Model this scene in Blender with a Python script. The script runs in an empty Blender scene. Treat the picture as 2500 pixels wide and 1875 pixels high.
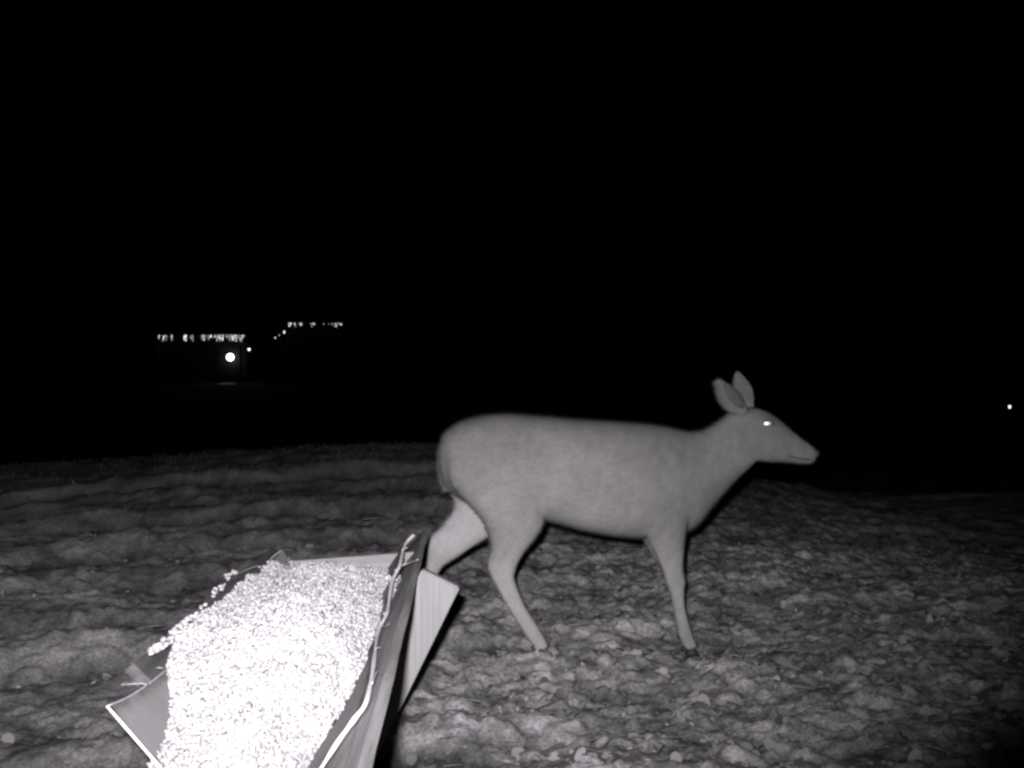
import bpy, bmesh, math, random
import numpy as np
from mathutils import Vector, Matrix

random.seed(7)
rng = np.random.default_rng(7)
scene = bpy.context.scene
COL = scene.collection

# ------------------------------------------------------------------ camera
FPX, CX, HY = 2563.0, 1250.0, 953.0          # focal length, centre column and horizon row of the photograph
CAM_H = 0.98
cam_d = bpy.data.cameras.new('trail_camera_view')
cam = bpy.data.objects.new('trail_camera_view', cam_d); COL.objects.link(cam)
cam.location = (0, 0, CAM_H); cam.rotation_euler = (math.radians(90), 0, 0)
cam_d.sensor_width = 36.0; cam_d.lens = 36.0 * FPX / 2500.0
cam_d.shift_y = (HY - 937.5) / 2500.0
cam_d.clip_start = 0.02; cam_d.clip_end = 2000
scene.camera = cam

# ------------------------------------------------------------------ night sky, infrared flash, exposure
w = bpy.data.worlds.new('World'); scene.world = w; w.use_nodes = True
wn = w.node_tree.nodes; bg = wn['Background']
sky = wn.new('ShaderNodeTexSky'); sky.sky_type = 'NISHITA'; sky.sun_disc = False
sky.sun_elevation = math.radians(-9); sky.sun_rotation = math.radians(200)
hsv = wn.new('ShaderNodeHueSaturation'); hsv.inputs['Saturation'].default_value = 0.0
w.node_tree.links.new(sky.outputs[0], hsv.inputs['Color'])
w.node_tree.links.new(hsv.outputs[0], bg.inputs['Color'])
bg.inputs['Strength'].default_value = 0.002

fl_d = bpy.data.lights.new('infrared_flash', 'SPOT')
fl = bpy.data.objects.new('infrared_flash', fl_d); COL.objects.link(fl)
fl.location = (-0.045, -0.01, CAM_H + 0.065)
_az, _el = math.radians(-11.5), math.radians(-3.8)
_d = Vector((math.sin(_az) * math.cos(_el), math.cos(_az) * math.cos(_el), math.sin(_el)))
fl.rotation_euler = _d.to_track_quat('-Z', 'Y').to_euler()
fl_d.energy = 640.0; fl_d.spot_size = math.radians(56); fl_d.spot_blend = 1.0
fl.scale = (1.9, 1.0, 1.0)                      # the emitter throws a beam wider than tall
fl_d.shadow_soft_size = 0.018
fl_d.color = (1.0, 0.96, 1.0)

vs = scene.view_settings
scene.display_settings.display_device = 'sRGB'
vs.view_transform = 'Standard'; vs.look = 'None'; vs.exposure = 0.0; vs.gamma = 1.0; vs.use_curve_mapping = False
cy = scene.cycles
cy.max_bounces = 4; cy.diffuse_bounces = 2; cy.glossy_bounces = 2
cy.filter_width = 2.8
cy.use_denoising = True

# ------------------------------------------------------------------ helpers
def P(px, py, Y):
    return Vector(((px - CX) / FPX * Y, Y, CAM_H - (py - HY) / FPX * Y))

def tag(o, label=None, cat=None, group=None, kind=None):
    if label: o['label'] = label
    if cat: o['category'] = cat
    if group: o['group'] = group
    if kind: o['kind'] = kind
    return o

def empty(name, loc=(0, 0, 0)):
    o = bpy.data.objects.new(name, None); COL.objects.link(o); o.location = loc
    o.empty_display_size = 0.05
    return o

def link(name, me, mat=None, parent=None, smooth=False):
    o = bpy.data.objects.new(name, me); COL.objects.link(o)
    if mat and not me.materials: me.materials.append(mat)
    if parent:
        o.parent = parent
        o.matrix_parent_inverse = Matrix.Translation(-Vector(parent.location)) if parent.parent is None else parent_inv(parent)
    if smooth: me.polygons.foreach_set('use_smooth', [True] * len(me.polygons))
    return o

def parent_inv(p):
    return Matrix.Identity(4)

def from_bm(name, bm, mat, parent=None, smooth=False):
    me = bpy.data.meshes.new(name); bmesh.ops.recalc_face_normals(bm, faces=bm.faces[:]); bm.to_mesh(me); bm.free()
    return link(name, me, mat, parent, smooth)

def np_mesh(name, verts, faces):
    """verts (n,3), faces (m,k)"""
    me = bpy.data.meshes.new(name)
    verts = np.asarray(verts, np.float32); faces = np.asarray(faces, np.int32)
    m, k = faces.shape
    me.vertices.add(len(verts)); me.vertices.foreach_set('co', verts.ravel())
    me.loops.add(m * k); me.loops.foreach_set('vertex_index', faces.ravel())
    me.polygons.add(m); me.polygons.foreach_set('loop_start', np.arange(0, m * k, k, dtype=np.int32))
    me.update(calc_edges=True)
    return me

def add_hexa(bm, p):
    """8 corner points: bottom 4 then top 4"""
    v = [bm.verts.new(q) for q in p]
    for f in ((0, 3, 2, 1), (4, 5, 6, 7), (0, 1, 5, 4), (1, 2, 6, 5), (2, 3, 7, 6), (3, 0, 4, 7)):
        bm.faces.new([v[i] for i in f])

def add_box(bm, lo, hi):
    x0, y0, z0 = lo; x1, y1, z1 = hi
    add_hexa(bm, [(x0, y0, z0), (x1, y0, z0), (x1, y1, z0), (x0, y1, z0), (x0, y0, z1), (x1, y0, z1), (x1, y1, z1), (x0, y1, z1)])

def add_tube(bm, pts, radii, n=8):
    pts = [Vector(p) for p in pts]; rings = []
    if not hasattr(radii, '__len__'): radii = [radii] * len(pts)
    for i, p in enumerate(pts):
        t = (pts[min(i + 1, len(pts) - 1)] - pts[max(i - 1, 0)]).normalized()
        a = t.orthogonal().normalized() if i == 0 else (a0 - t * a0.dot(t)).normalized()
        a0 = a; b = t.cross(a)
        rings.append([bm.verts.new(p + (a * math.cos(2 * math.pi * k / n) + b * math.sin(2 * math.pi * k / n)) * radii[i]) for k in range(n)])
    for r0, r1 in zip(rings, rings[1:]):
        for k in range(n):
            bm.faces.new((r0[k], r0[(k + 1) % n], r1[(k + 1) % n], r1[k]))
    bm.faces.new(rings[0][::-1]); bm.faces.new(rings[-1])

def spline(pts, n):
    """Catmull-Rom through pts, n samples per segment"""
    pts = [Vector(p) for p in pts]; out = []
    q = [pts[0] * 2 - pts[1]] + pts + [pts[-1] * 2 - pts[-2]]
    for i in range(1, len(q) - 2):
        for k in range(n):
            t = k / n; a, b, c, d = q[i - 1], q[i], q[i + 1], q[i + 2]
            out.append(0.5 * ((2 * b) + (c - a) * t + (2 * a - 5 * b + 4 * c - d) * t * t + (3 * b - a - 3 * c + d) * t ** 3))
    out.append(pts[-1]); return out

# --- numpy noise
def _hash(ix, iy, seed):
    h = (ix.astype(np.int64) * 374761393 + iy.astype(np.int64) * 668265263 + seed * 1442695041) & 0x7fffffff
    h = ((h ^ (h >> 13)) * 1274126177) & 0x7fffffff
    h = ((h ^ (h >> 15)) * 2246822519) & 0x7fffffff
    return (h ^ (h >> 16)) & 0x7fffffff
def rnd(ix, iy, seed): return (_hash(ix, iy, seed) % 100003) / 100003.0
def vnoise(x, y, seed):
    x0 = np.floor(x); y0 = np.floor(y); fx = x - x0; fy = y - y0
    ux = fx * fx * fx * (fx * (fx * 6 - 15) + 10); uy = fy * fy * fy * (fy * (fy * 6 - 15) + 10)
    def g(ix, iy, dx, dy):
        a = rnd(ix, iy, seed) * 2 * np.pi
        return np.cos(a) * dx + np.sin(a) * dy
    x0i = x0.astype(np.int64); y0i = y0.astype(np.int64)
    n00 = g(x0i, y0i, fx, fy); n10 = g(x0i + 1, y0i, fx - 1, fy)
    n01 = g(x0i, y0i + 1, fx, fy - 1); n11 = g(x0i + 1, y0i + 1, fx - 1, fy - 1)
    return ((n00 * (1 - ux) + n10 * ux) * (1 - uy) + (n01 * (1 - ux) + n11 * ux) * uy) * 1.5
def domes(x, y, seed, fill=0.8):
    """rounded lumps of uneven size: max over neighbouring cells of a paraboloid"""
    x0 = np.floor(x).astype(np.int64); y0 = np.floor(y).astype(np.int64)
    best = np.zeros_like(x)
    for i in (-1, 0, 1):
        for j in (-1, 0, 1):
            cx = x0 + i; cyy = y0 + j
            px = cx + rnd(cx, cyy, seed); py = cyy + rnd(cx, cyy, seed + 1)
            r = 0.3 + 0.55 * rnd(cx, cyy, seed + 2); hh = 0.35 + 0.65 * rnd(cx, cyy, seed + 3)
            on = rnd(cx, cyy, seed + 4) < fill
            d2 = ((x - px) ** 2 + (y - py) ** 2) / (r * r)
            best = np.maximum(best, np.where(on, hh * np.sqrt(np.clip(1 - d2, 0, 1)), 0))
    return best
def sstep(a, b, x):
    t = np.clip((x - a) / (b - a), 0, 1); return t * t * (3 - 2 * t)

# ------------------------------------------------------------------ materials (everything is grey: an infrared picture)
def mat(name, base=(0.3,) * 3, rough=0.9, spec=0.2, noise=None, bump=None, metallic=0.0, coords='Object'):
    """noise = (scale xyz, detail, dark grey, light grey); bump = (scale xyz, strength, distance)"""
    m = bpy.data.materials.new(name); m.use_nodes = True
    nt = m.node_tree; b = nt.nodes['Principled BSDF']
    b.inputs['Base Color'].default_value = (*base, 1); b.inputs['Roughness'].default_value = rough
    b.inputs['Specular IOR Level'].default_value = spec; b.inputs['Metallic'].default_value = metallic
    if noise or bump:
        tc = nt.nodes.new('ShaderNodeTexCoord')
    def nz(sc, det):
        mp = nt.nodes.new('ShaderNodeMapping'); mp.inputs['Scale'].default_value = sc
        n = nt.nodes.new('ShaderNodeTexNoise'); n.inputs['Scale'].default_value = 1.0; n.inputs['Detail'].default_value = det
        nt.links.new(tc.outputs[coords], mp.inputs[0]); nt.links.new(mp.outputs[0], n.inputs['Vector'])
        return n
    if noise:
        sc, det, lo, hi = noise
        n = nz(sc, det); r = nt.nodes.new('ShaderNodeValToRGB')
        r.color_ramp.elements[0].position = 0.32; r.color_ramp.elements[0].color = (lo, lo * 0.98, lo, 1)
        r.color_ramp.elements[1].position = 0.68; r.color_ramp.elements[1].color = (hi, hi * 0.98, hi, 1)
        nt.links.new(n.outputs['Fac'], r.inputs[0]); nt.links.new(r.outputs[0], b.inputs['Base Color'])
    if bump:
        sc, st, di = bump
        n = nz(sc, 4); bp = nt.nodes.new('ShaderNodeBump'); bp.inputs['Strength'].default_value = st; bp.inputs['Distance'].default_value = di
        nt.links.new(n.outputs['Fac'], bp.inputs['Height']); nt.links.new(bp.outputs[0], b.inputs['Normal'])
    return m

def attr_mat(name, attr, rough=0.9, spec=0.1, bump=None):
    m = mat(name, rough=rough, spec=spec, bump=bump)
    nt = m.node_tree; a = nt.nodes.new('ShaderNodeAttribute'); a.attribute_name = attr
    nt.links.new(a.outputs['Color'], nt.nodes['Principled BSDF'].inputs['Base Color'])
    return m

def emit(name, col, strength):
    m = bpy.data.materials.new(name); m.use_nodes = True; nt = m.node_tree
    nt.nodes.clear(); e = nt.nodes.new('ShaderNodeEmission'); o = nt.nodes.new('ShaderNodeOutputMaterial')
    e.inputs[0].default_value = (*col, 1); e.inputs[1].default_value = strength
    nt.links.new(e.outputs[0], o.inputs[0]); return m

M_ground = attr_mat('trampled earth', 'tone', rough=1.0, spec=0.05, bump=((170, 170, 170), 0.9, 0.006))
_nt = M_ground.node_tree; _tc = _nt.nodes.new('ShaderNodeTexCoord'); _nz = _nt.nodes.new('ShaderNodeTexNoise')
_nz.inputs['Scale'].default_value = 75; _nz.inputs['Detail'].default_value = 5; _nz.inputs['Roughness'].default_value = 0.65
_rp = _nt.nodes.new('ShaderNodeMapRange'); _rp.inputs[1].default_value = 0.3; _rp.inputs[2].default_value = 0.7; _rp.inputs[3].default_value = 0.45; _rp.inputs[4].default_value = 1.5
_mx = _nt.nodes.new('ShaderNodeMix'); _mx.data_type = 'RGBA'; _mx.blend_type = 'MULTIPLY'; _mx.inputs['Factor'].default_value = 1.0
_nt.links.new(_tc.outputs['Object'], _nz.inputs['Vector']); _nt.links.new(_nz.outputs['Fac'], _rp.inputs[0])
_at = [q for q in _nt.nodes if q.type == 'ATTRIBUTE'][0]
_nt.links.new(_at.outputs['Color'], _mx.inputs['A']); _nt.links.new(_rp.outputs[0], _mx.inputs['B'])
_nt.links.new(_mx.outputs['Result'], _nt.nodes['Principled BSDF'].inputs['Base Color'])
M_leaf = attr_mat('dead leaf', 'tone', rough=0.9, spec=0.15)
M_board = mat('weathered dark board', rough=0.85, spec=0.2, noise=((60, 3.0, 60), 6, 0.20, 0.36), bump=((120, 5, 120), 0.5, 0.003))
M_boardshade = mat('board with painted shade', rough=0.8, spec=0.2, noise=((60, 3.0, 60), 6, 0.05, 0.11), bump=((120, 5, 120), 0.5, 0.003))  # shade of the gap beside the corn painted into the board; left legs share it
M_endboard = mat('weathered end board', rough=0.85, spec=0.2, noise=((4, 60, 60), 6, 0.22, 0.34), bump=((5, 120, 120), 0.5, 0.003))
M_plank = mat('pale sawn leg', rough=0.8, spec=0.2, noise=((110, 110, 5), 8, 0.24, 0.31), bump=((150, 150, 8), 0.4, 0.002))
M_sheet = mat('grey feed sack plastic', rough=0.55, spec=0.3, noise=((7, 7, 7), 4, 0.38, 0.48), bump=((40, 40, 40), 0.25, 0.003))
M_hem = mat('white sack hem', rough=0.6, spec=0.3, noise=((60, 60, 60), 3, 0.66, 0.85))
M_hemdim = mat('grey sack hem', rough=0.6, spec=0.3, noise=((60, 60, 60), 3, 0.34, 0.5))
M_corn = attr_mat('corn kernel', 'tone', rough=0.45, spec=0.4)
M_kern = mat('loose corn kernel', rough=0.45, spec=0.4, base=(0.42, 0.41, 0.42))
M_coat = attr_mat('deer coat', 'tone', rough=0.85, spec=0.15, bump=((120, 60, 120), 0.4, 0.004))
M_hoof = mat('hoof horn', rough=0.5, spec=0.4, base=(0.045, 0.045, 0.045))
M_eye = mat('shining eye', rough=0.46, spec=0.5, base=(0.9, 0.88, 0.9), metallic=1.0)
M_lid = mat('eyelid', rough=0.7, spec=0.2, base=(0.16, 0.16, 0.16))
M_nose = mat('damp nose', rough=0.6, spec=0.3, base=(0.05, 0.05, 0.05))

# ------------------------------------------------------------------ ground
def macro(x, y):
    """broad shape of the land"""
    rise = 0.43 * sstep(4.6, 10.5, y - 0.10 * np.abs(x + 0.3))
    rise = rise * (1 - 0.55 * sstep(1.5, 6.0, -x - 0.0) - 0.85 * sstep(0.8, 4.0, x))
    rise = rise - 0.13 * sstep(4.6, 9.0, y) * sstep(0.6, 2.6, x)
    z = rise - 1.5 * sstep(10.6, 17.0, y)                 # bank, then a hollow behind it
    z = z + 3.7 * sstep(35, 100, y)                        # the house stands on higher land
    z = z + 0.05 * vnoise(x * 0.5, y * 0.5, 3) * sstep(3.0, 5, y)
    return z
def ruts(x, y):
    """wheel tracks curving over the bank on the left"""
    d = 0
    for k, (r, wd, dep) in enumerate(((4.1, 0.15, 0.065), (4.75, 0.13, 0.05), (5.7, 0.17, 0.075), (6.5, 0.15, 0.06), (7.4, 0.2, 0.08), (2.95, 0.13, 0.05), (8.9, 0.2, 0.08))):
        yc = r + 0.0 - 0.055 * (x - 0.8) ** 2 * np.where(x < 0.8, 1, 0.4)
        yc = yc + 0.12 * vnoise(x * 1.1 + k * 7, y * 0 + k, 21)
        q = (y - yc) / wd
        d = d - dep * np.exp(-q * q) + 0.45 * dep * np.exp(-(np.abs(q) - 1.9) ** 2 / 0.5)
    return d * (0.2 + 1.2 * sstep(0.6, -0.6, x)) * sstep(2.2, 3.0, y)
def lumps(x, y):
    left = sstep(0.2, -1.4, x)                             # clods are broader and softer on the left
    wx = x + 0.03 * vnoise(x * 9, y * 9, 5); wy = y + 0.03 * vnoise(x * 9 + 40, y * 9, 6)
    z = 0.012 * domes(wx / 0.036, wy / 0.030, 91, 0.62) * (1 - 0.5 * left)
    z = z + 0.024 * domes(wx / 0.074, wy / 0.056, 11, 0.6) * (1 - 0.6 * left)
    z = z + 0.021 * domes(wx / 0.150, wy / 0.105, 31, 0.5)
    z = z + 0.016 * domes(wx / 0.55, wy / 0.24, 51, 0.6) * (0.2 + 0.8 * left)
    z = z + 0.03 * vnoise(x * 1.5, y * 2.8, 8) + 0.012 * vnoise(x * 6, y * 8, 9) + 0.008 * vnoise(x * 19, y * 23, 10)
    return z
def ground_z(x, y):
    x = np.asarray(x, float); y = np.asarray(y, float)
    far = 1 - sstep(14, 22, y)
    return macro(x, y) + (ruts(x, y) + lumps(x, y)) * far - 0.035

def graded(lo, hi, step, end_lo, end_hi, g=1.055):
    a = list(np.arange(lo, hi, step)); s = step; v = a[-1]
    while v < end_hi: s *= g; v += s; a.append(v)
    s = step; v = lo; pre = []
    while v > end_lo: s *= g; v -= s; pre.append(v)
    return np.array(pre[::-1] + a)
gx = graded(-2.7, 2.6, 0.0115, -320, 320)
gy = graded(2.0, 6.2, 0.0115, -60, 400, 1.03)
GX, GY = np.meshgrid(gx, gy)
GZ = ground_z(GX, GY)
nx, ny = len(gx), len(gy)
idx = np.arange(nx * ny).reshape(ny, nx)
faces = np.stack([idx[:-1, :-1], idx[:-1, 1:], idx[1:, 1:], idx[1:, :-1]], -1).reshape(-1, 4)
me = np_mesh('ground', np.stack([GX, GY, GZ], -1).reshape(-1, 3), faces)
lm = lumps(GX, GY)
def patch(x, y, seed):
    # pale and dark lumps: every rounded cell keeps one tone
    wx = x + 0.02 * vnoise(x * 14, y * 14, seed + 9); wy = y + 0.02 * vnoise(x * 14 + 9, y * 14, seed + 8)
    return np.clip(domes(wx, wy, seed, 0.5), 0, 1)
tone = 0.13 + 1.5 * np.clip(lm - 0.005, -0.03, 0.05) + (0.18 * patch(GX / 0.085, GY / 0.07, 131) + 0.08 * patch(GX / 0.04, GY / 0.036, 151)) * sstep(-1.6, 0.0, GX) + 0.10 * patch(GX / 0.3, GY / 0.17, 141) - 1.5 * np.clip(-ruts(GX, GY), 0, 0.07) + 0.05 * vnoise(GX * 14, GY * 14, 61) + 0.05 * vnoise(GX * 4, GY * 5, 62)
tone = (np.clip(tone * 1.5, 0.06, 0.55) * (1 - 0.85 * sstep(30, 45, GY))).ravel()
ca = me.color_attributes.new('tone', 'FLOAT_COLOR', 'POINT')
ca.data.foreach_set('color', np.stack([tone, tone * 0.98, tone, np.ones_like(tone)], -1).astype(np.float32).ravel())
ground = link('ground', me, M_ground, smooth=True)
tag(ground, 'rough trampled earth with clods and wheel tracks running over a low bank', kind='structure')

# ------------------------------------------------------------------ dead leaves and crumbs over the ground (stuff)
def scatter_mesh(name, base_v, base_f, pos, rot, scl, tones, mat_):
    """pos (n,3), rot (n,3,3), scl (n,3): many copies of a small mesh in one mesh"""
    n = len(pos); k = len(base_v)
    V = np.einsum('nij,nkj->nki', rot, base_v[None] * scl[:, None, :]) + pos[:, None, :]
    F = (base_f[None] + (np.arange(n) * k)[:, None, None]).reshape(-1, base_f.shape[1])
    me = np_mesh(name, V.reshape(-1, 3), F)
    t = np.repeat(tones, k)
    ca = me.color_attributes.new('tone', 'FLOAT_COLOR', 'POINT')
    ca.data.foreach_set('color', np.stack([t, t * 0.98, t, np.ones_like(t)], -1).astype(np.float32).ravel())
    me.materials.append(mat_)
    return me
def rot_mats(ax, ay, az):
    cx, sx, cy_, sy, cz, sz = np.cos(ax), np.sin(ax), np.cos(ay), np.sin(ay), np.cos(az), np.sin(az)
    o = np.zeros_like(ax); i = np.ones_like(ax)
    Rx = np.stack([i, o, o, o, cx, -sx, o, sx, cx], -1).reshape(-1, 3, 3)
    Ry = np.stack([cy_, o, sy, o, i, o, -sy, o, cy_], -1).reshape(-1, 3, 3)
    Rz = np.stack([cz, -sz, o, sz, cz, o, o, o, i], -1).reshape(-1, 3, 3)
    return Rz @ Ry @ Rx
leaf_v = []
for i, t in enumerate(np.linspace(0, 1, 5)):
    wdt = (0.2, 0.42, 0.5, 0.4, 0.16)[i]
    for s in (-1, 0, 1):
        leaf_v.append((t - 0.5, s * wdt * 0.62, 0.12 * abs(s) * wdt + 0.10 * (t - 0.5) ** 2))
leaf_v = np.array(leaf_v)
leaf_f = np.array([(i * 3 + j, i * 3 + j + 1, i * 3 + j + 4, i * 3 + j + 3) for i in range(4) for j in range(2)])
n = 26000
lx = rng.uniform(-3.6, 3.6, n); ly = 2.3 + 7.0 * rng.random(n) ** 1.3
keep = rng.random(n) < np.where(lx < -0.3, 0.3, 1.0) * np.clip(1.25 - (ly - 2.3) / 4.5, 0.03, 1)
lx, ly = lx[keep], ly[keep]; n = len(lx)
lz = ground_z(lx, ly) + 0.003
kind_ = rng.random(n)
ls = np.where(kind_ < 0.12, rng.uniform(0.03, 0.055, n), np.where(kind_ < 0.9, rng.uniform(0.009, 0.024, n), rng.uniform(0.05, 0.12, n)))
lw = np.where(kind_ < 0.9, rng.uniform(0.8, 1.4, n), 0.05)
me = scatter_mesh('leaf_litter', leaf_v, leaf_f, np.stack([lx, ly, lz], -1),
                  rot_mats(rng.normal(0, 0.5, n) * (kind_ < 0.9), rng.normal(0, 0.5, n) * np.where(kind_ < 0.9, 1, 0.25), rng.uniform(0, 6.28, n)),
                  np.stack([ls, ls * lw, ls * rng.uniform(0.3, 1.3, n)], -1),
                  np.clip(rng.normal(0.30, 0.10, n), 0.10, 0.55), M_leaf)
tag(link('leaf_litter', me, smooth=True), 'dead curled leaves scattered over the trampled ground', 'leaf litter', kind='stuff')

n = 9000
bx0 = rng.uniform(-7.5, 2.0, n); by0 = rng.uniform(6.5, 11.4, n)
tuft = vnoise(bx0 * 1.7, by0 * 1.7, 171) + 0.5 * vnoise(bx0 * 5, by0 * 5, 172)
ok = tuft > 0.02; bx0, by0 = bx0[ok], by0[ok]; n = len(bx0)
bh = rng.uniform(0.012, 0.042, n); lean = rng.normal(0, 0.5, (n, 2)) * bh[:, None]; bw = 0.003
base = np.stack([bx0, by0, ground_z(bx0, by0) - 0.005], -1)
GV = np.stack([base + [-bw, 0, 0], base + [bw, 0, 0], base + np.stack([lean[:, 0], lean[:, 1], bh], -1)], 1).reshape(-1, 3)
gme = np_mesh('dry_grass', GV, np.arange(n * 3).reshape(-1, 3))
gt = np.repeat(np.clip(rng.normal(0.15, 0.04, n), 0.06, 0.3), 3)
ca = gme.color_attributes.new('tone', 'FLOAT_COLOR', 'POINT')
ca.data.foreach_set('color', np.stack([gt, gt * 0.98, gt, np.ones_like(gt)], -1).astype(np.float32).ravel())
tag(link('dry_grass', gme, M_leaf), 'short dead grass in tufts along the top of the dark bank', 'grass', kind='stuff')

# ------------------------------------------------------------------ feed trough
H = 0.45                                        # rim below the lens
RIM = CAM_H - H
AX = (1128 - CX) / FPX                          # trough runs almost straight away from the camera
AXV = Vector((AX, 1, 0)).normalized()
PERP = Vector((AXV.y, -AXV.x, 0))               # to the right
def T(off, y, z):
    """trough space: off = metres right of the axis line, y = metres away, z height"""
    return AXV * y + PERP * off + Vector((0, 0, z))
FR, FLL = math.radians(39), math.radians(45)    # flare of right and left sides
R_OFF, L_OFF = -0.247 * H - 0.013, -1.205 * H
DEEP = 0.235
Y0, Y_END = 1.42, 2.98
def RW(s, y, lift=0.0):                         # point on inner face of the right side, s metres down from rim
    return T(R_OFF - s * math.sin(FR) - lift * math.cos(FR), y, RIM - s * math.cos(FR) + lift * math.sin(FR))
def LW(s, y, lift=0.0):
    return T(L_OFF + s * math.sin(FLL) + lift * math.cos(FLL), y, RIM - s * math.cos(FLL) + lift * math.sin(FLL))

trough = empty('feed_trough', T((R_OFF + L_OFF) / 2, 2.0, 0))
tag(trough, 'weathered wooden feed trough with sloping sides, filled with corn', 'trough')
TH = 0.019
def side_board(fn, y0, y1, s0, s1, jitter):
    bm = bmesh.new(); n = 14; rings = []
    for i in range(n + 1):
        y = y0 + (y1 - y0) * i / n; j = jitter * math.sin(i * 1.7) * 0.5
        q = [fn(s0 + j, y), fn(s1, y), fn(s1, y, -TH), fn(s0 + j, y, -TH)]
        rings.append([bm.verts.new(v) for v in q])
    for a, b in zip(rings, rings[1:]):
        for k in range(4): bm.faces.new((a[k], a[(k + 1) % 4], b[(k + 1) % 4], b[k]))
    bm.faces.new(rings[0][::-1]); bm.faces.new(rings[-1])
    bmesh.ops.bevel(bm, geom=[e for e in bm.edges if not e.is_manifold or e.calc_face_angle(0) > 0.8], offset=0.004, segments=2, affect='EDGES')
    return bm
from_bm('side_board', side_board(RW, 1.22, 3.42, 0.0, DEEP / math.cos(FR), 0.004), M_board, trough)
from_bm('side_board', side_board(LW, 1.76, 3.05, 0.0, DEEP / math.cos(FLL), 0.004), M_boardshade, trough)
# floor board
bm = bmesh.new()
b0 = RIM - DEEP
ra, la = R_OFF - DEEP * math.tan(FR), L_OFF + DEEP * math.tan(FLL)
zb = b0 - 0.004
c = [T(la - 0.03, Y0, zb - 0.025), T(ra + 0.03, Y0, zb - 0.025), T(ra + 0.03, 3.0, zb - 0.025), T(la - 0.03, 3.0, zb - 0.025)]
add_hexa(bm, c + [v + Vector((0, 0, 0.022)) for v in c])
from_bm('floor_board', bm, M_board, trough)
# far end board, its left corner lower
def end_board(y, drop, th, low=0.0):
    bm = bmesh.new()
    tl, tr = LW(0.012 + low / math.cos(FLL), y), RW(0.004 + low / math.cos(FR), y); bl, br = LW(DEEP / math.cos(FLL) - 0.004, y), RW(DEEP / math.cos(FR) - 0.004, y)
    tl = tl + Vector((0.006 + drop * 0.9, 0, -drop)); tr = tr + Vector((-0.006, 0, 0))
    f = [bl, br, tr, tl]; k = AXV * th
    add_hexa(bm, [f[0], f[1], f[1] + k, f[0] + k, f[3], f[2], f[2] + k, f[3] + k])
    bmesh.ops.bevel(bm, geom=bm.edges[:], offset=0.003, segments=1, affect='EDGES')
    return bm
from_bm('end_board', end_board(Y_END - 0.03, 0.02, 0.028), M_endboard, trough)
from_bm('end_board', end_board(Y0 + 0.03, 0.0, 0.028, 0.115), M_endboard, trough)
# legs: sawn planks crossing under the trough
def leg(top_l, direction, width, length, y, th=0.038):
    bm = bmesh.new(); d = direction.normalized(); side = Vector((-d.z, 0, d.x)) if d.x < 0 else Vector((d.z, 0, -d.x))
    side = side if side.x > 0 else -side
    a = top_l; b = a + side * width; c2 = b + d * length; e = a + d * length; k = Vector((0, th, 0))
    add_hexa(bm, [e, c2, c2 + k, e + k, a, b, b + k, a + k])
    bmesh.ops.bevel(bm, geom=bm.edges[:], offset=0.004, segments=2, affect='EDGES')
    return bm
YL = 2.66
tl = P(1030, 1390, YL); tr = P(1118, 1443, YL); bt = P(955, 1775, YL)
dr = (bt - tr); dr.y = 0
pl = from_bm('leg', leg(tl, dr, (tr - tl).length, (tl.z + 0.02) / abs(dr.normalized().z), YL), M_plank, trough)
pl['label'] = 'pale sawn leg plank leaning out past the right side'
def mirror_leg(y):
    a = T(L_OFF - 0.045, y + 0.045, RIM - 0.10); d = Vector((0.47, 0, -0.88))
    return leg(a, d, 0.09, (a.z + 0.03) / 0.882, y)
from_bm('leg', mirror_leg(YL), M_boardshade, trough)
from_bm('leg', mirror_leg(1.85), M_boardshade, trough)
a = T(R_OFF + 0.035, 1.26, RIM - 0.07)
from_bm('leg', leg(a, Vector((-0.44, 0, -0.9)), 0.09, (a.z + 0.03) / 0.9, 1.26), M_plank, trough)

# ------------------------------------------------------------------ corn heap
def corn_surface(u, y):
    """u 0..1 from left edge to right edge, returns trough offset and height"""
    sl = 0.010 + 0.105 * sstep(1.95, 1.58, y) + 0.02 * sstep(2.5, 2.9, y)
    sr = 0.078 + 0.125 * sstep(1.98, 1.5, y) - 0.03 * sstep(2.3, 2.75, y)
    zl, zr = -sl * math.cos(FLL), -sr * math.cos(FR)
    ol, orr = L_OFF + sl * math.sin(FLL) + 0.012, R_OFF - sr * math.sin(FR) - 0.008
    off = ol + (orr - ol) * u
    z = RIM + zl + (zr - zl) * u
    z = z + 0.066 * np.sin(np.pi * u ** 1.6) ** 1.15 * (0.5 + 0.5 * np.exp(-((y - 2.05) / 0.45) ** 2))
    z = z - 0.035 * sstep(2.62, 2.9, y) * sstep(0.0, 0.35, u) - 0.03 * sstep(1.6, 1.45, y)
    z = z + 0.016 * vnoise(off * 9, y * 9, 71) + 0.008 * vnoise(off * 25, y * 25, 72)
    return off, z
def TT(off, y, z):
    return np.stack([AXV.x * y + PERP.x * off, AXV.y * y + PERP.y * off, z], -1)
# kernel: a flat tooth, wide at the crown and narrow at the tip
kv = np.array([(-0.5, -0.5, -0.22), (0.5, -0.5, -0.22), (0.5, -0.5, 0.22), (-0.5, -0.5, 0.22),
               (-0.58, 0.05, -0.27), (0.58, 0.05, -0.27), (0.58, 0.05, 0.27), (-0.58, 0.05, 0.27),
               (-0.22, 0.62, -0.16), (0.22, 0.62, -0.16), (0.22, 0.62, 0.16), (-0.22, 0.62, 0.16)])
kf = np.array([(0, 1, 2, 3), (0, 4, 5, 1), (1, 5, 6, 2), (2, 6, 7, 3), (3, 7, 4, 0), (4, 8, 9, 5), (5, 9, 10, 6), (6, 10, 11, 7), (7, 11, 8, 4), (11, 10, 9, 8)])
n = 42000
u = rng.random(n); yy = 1.455 + (2.945 - 1.455) * rng.random(n)
off, z = corn_surface(u, yy)
layer = rng.random(n)
z = z - 0.006 * layer + 0.004 * (layer < 0.12)
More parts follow.
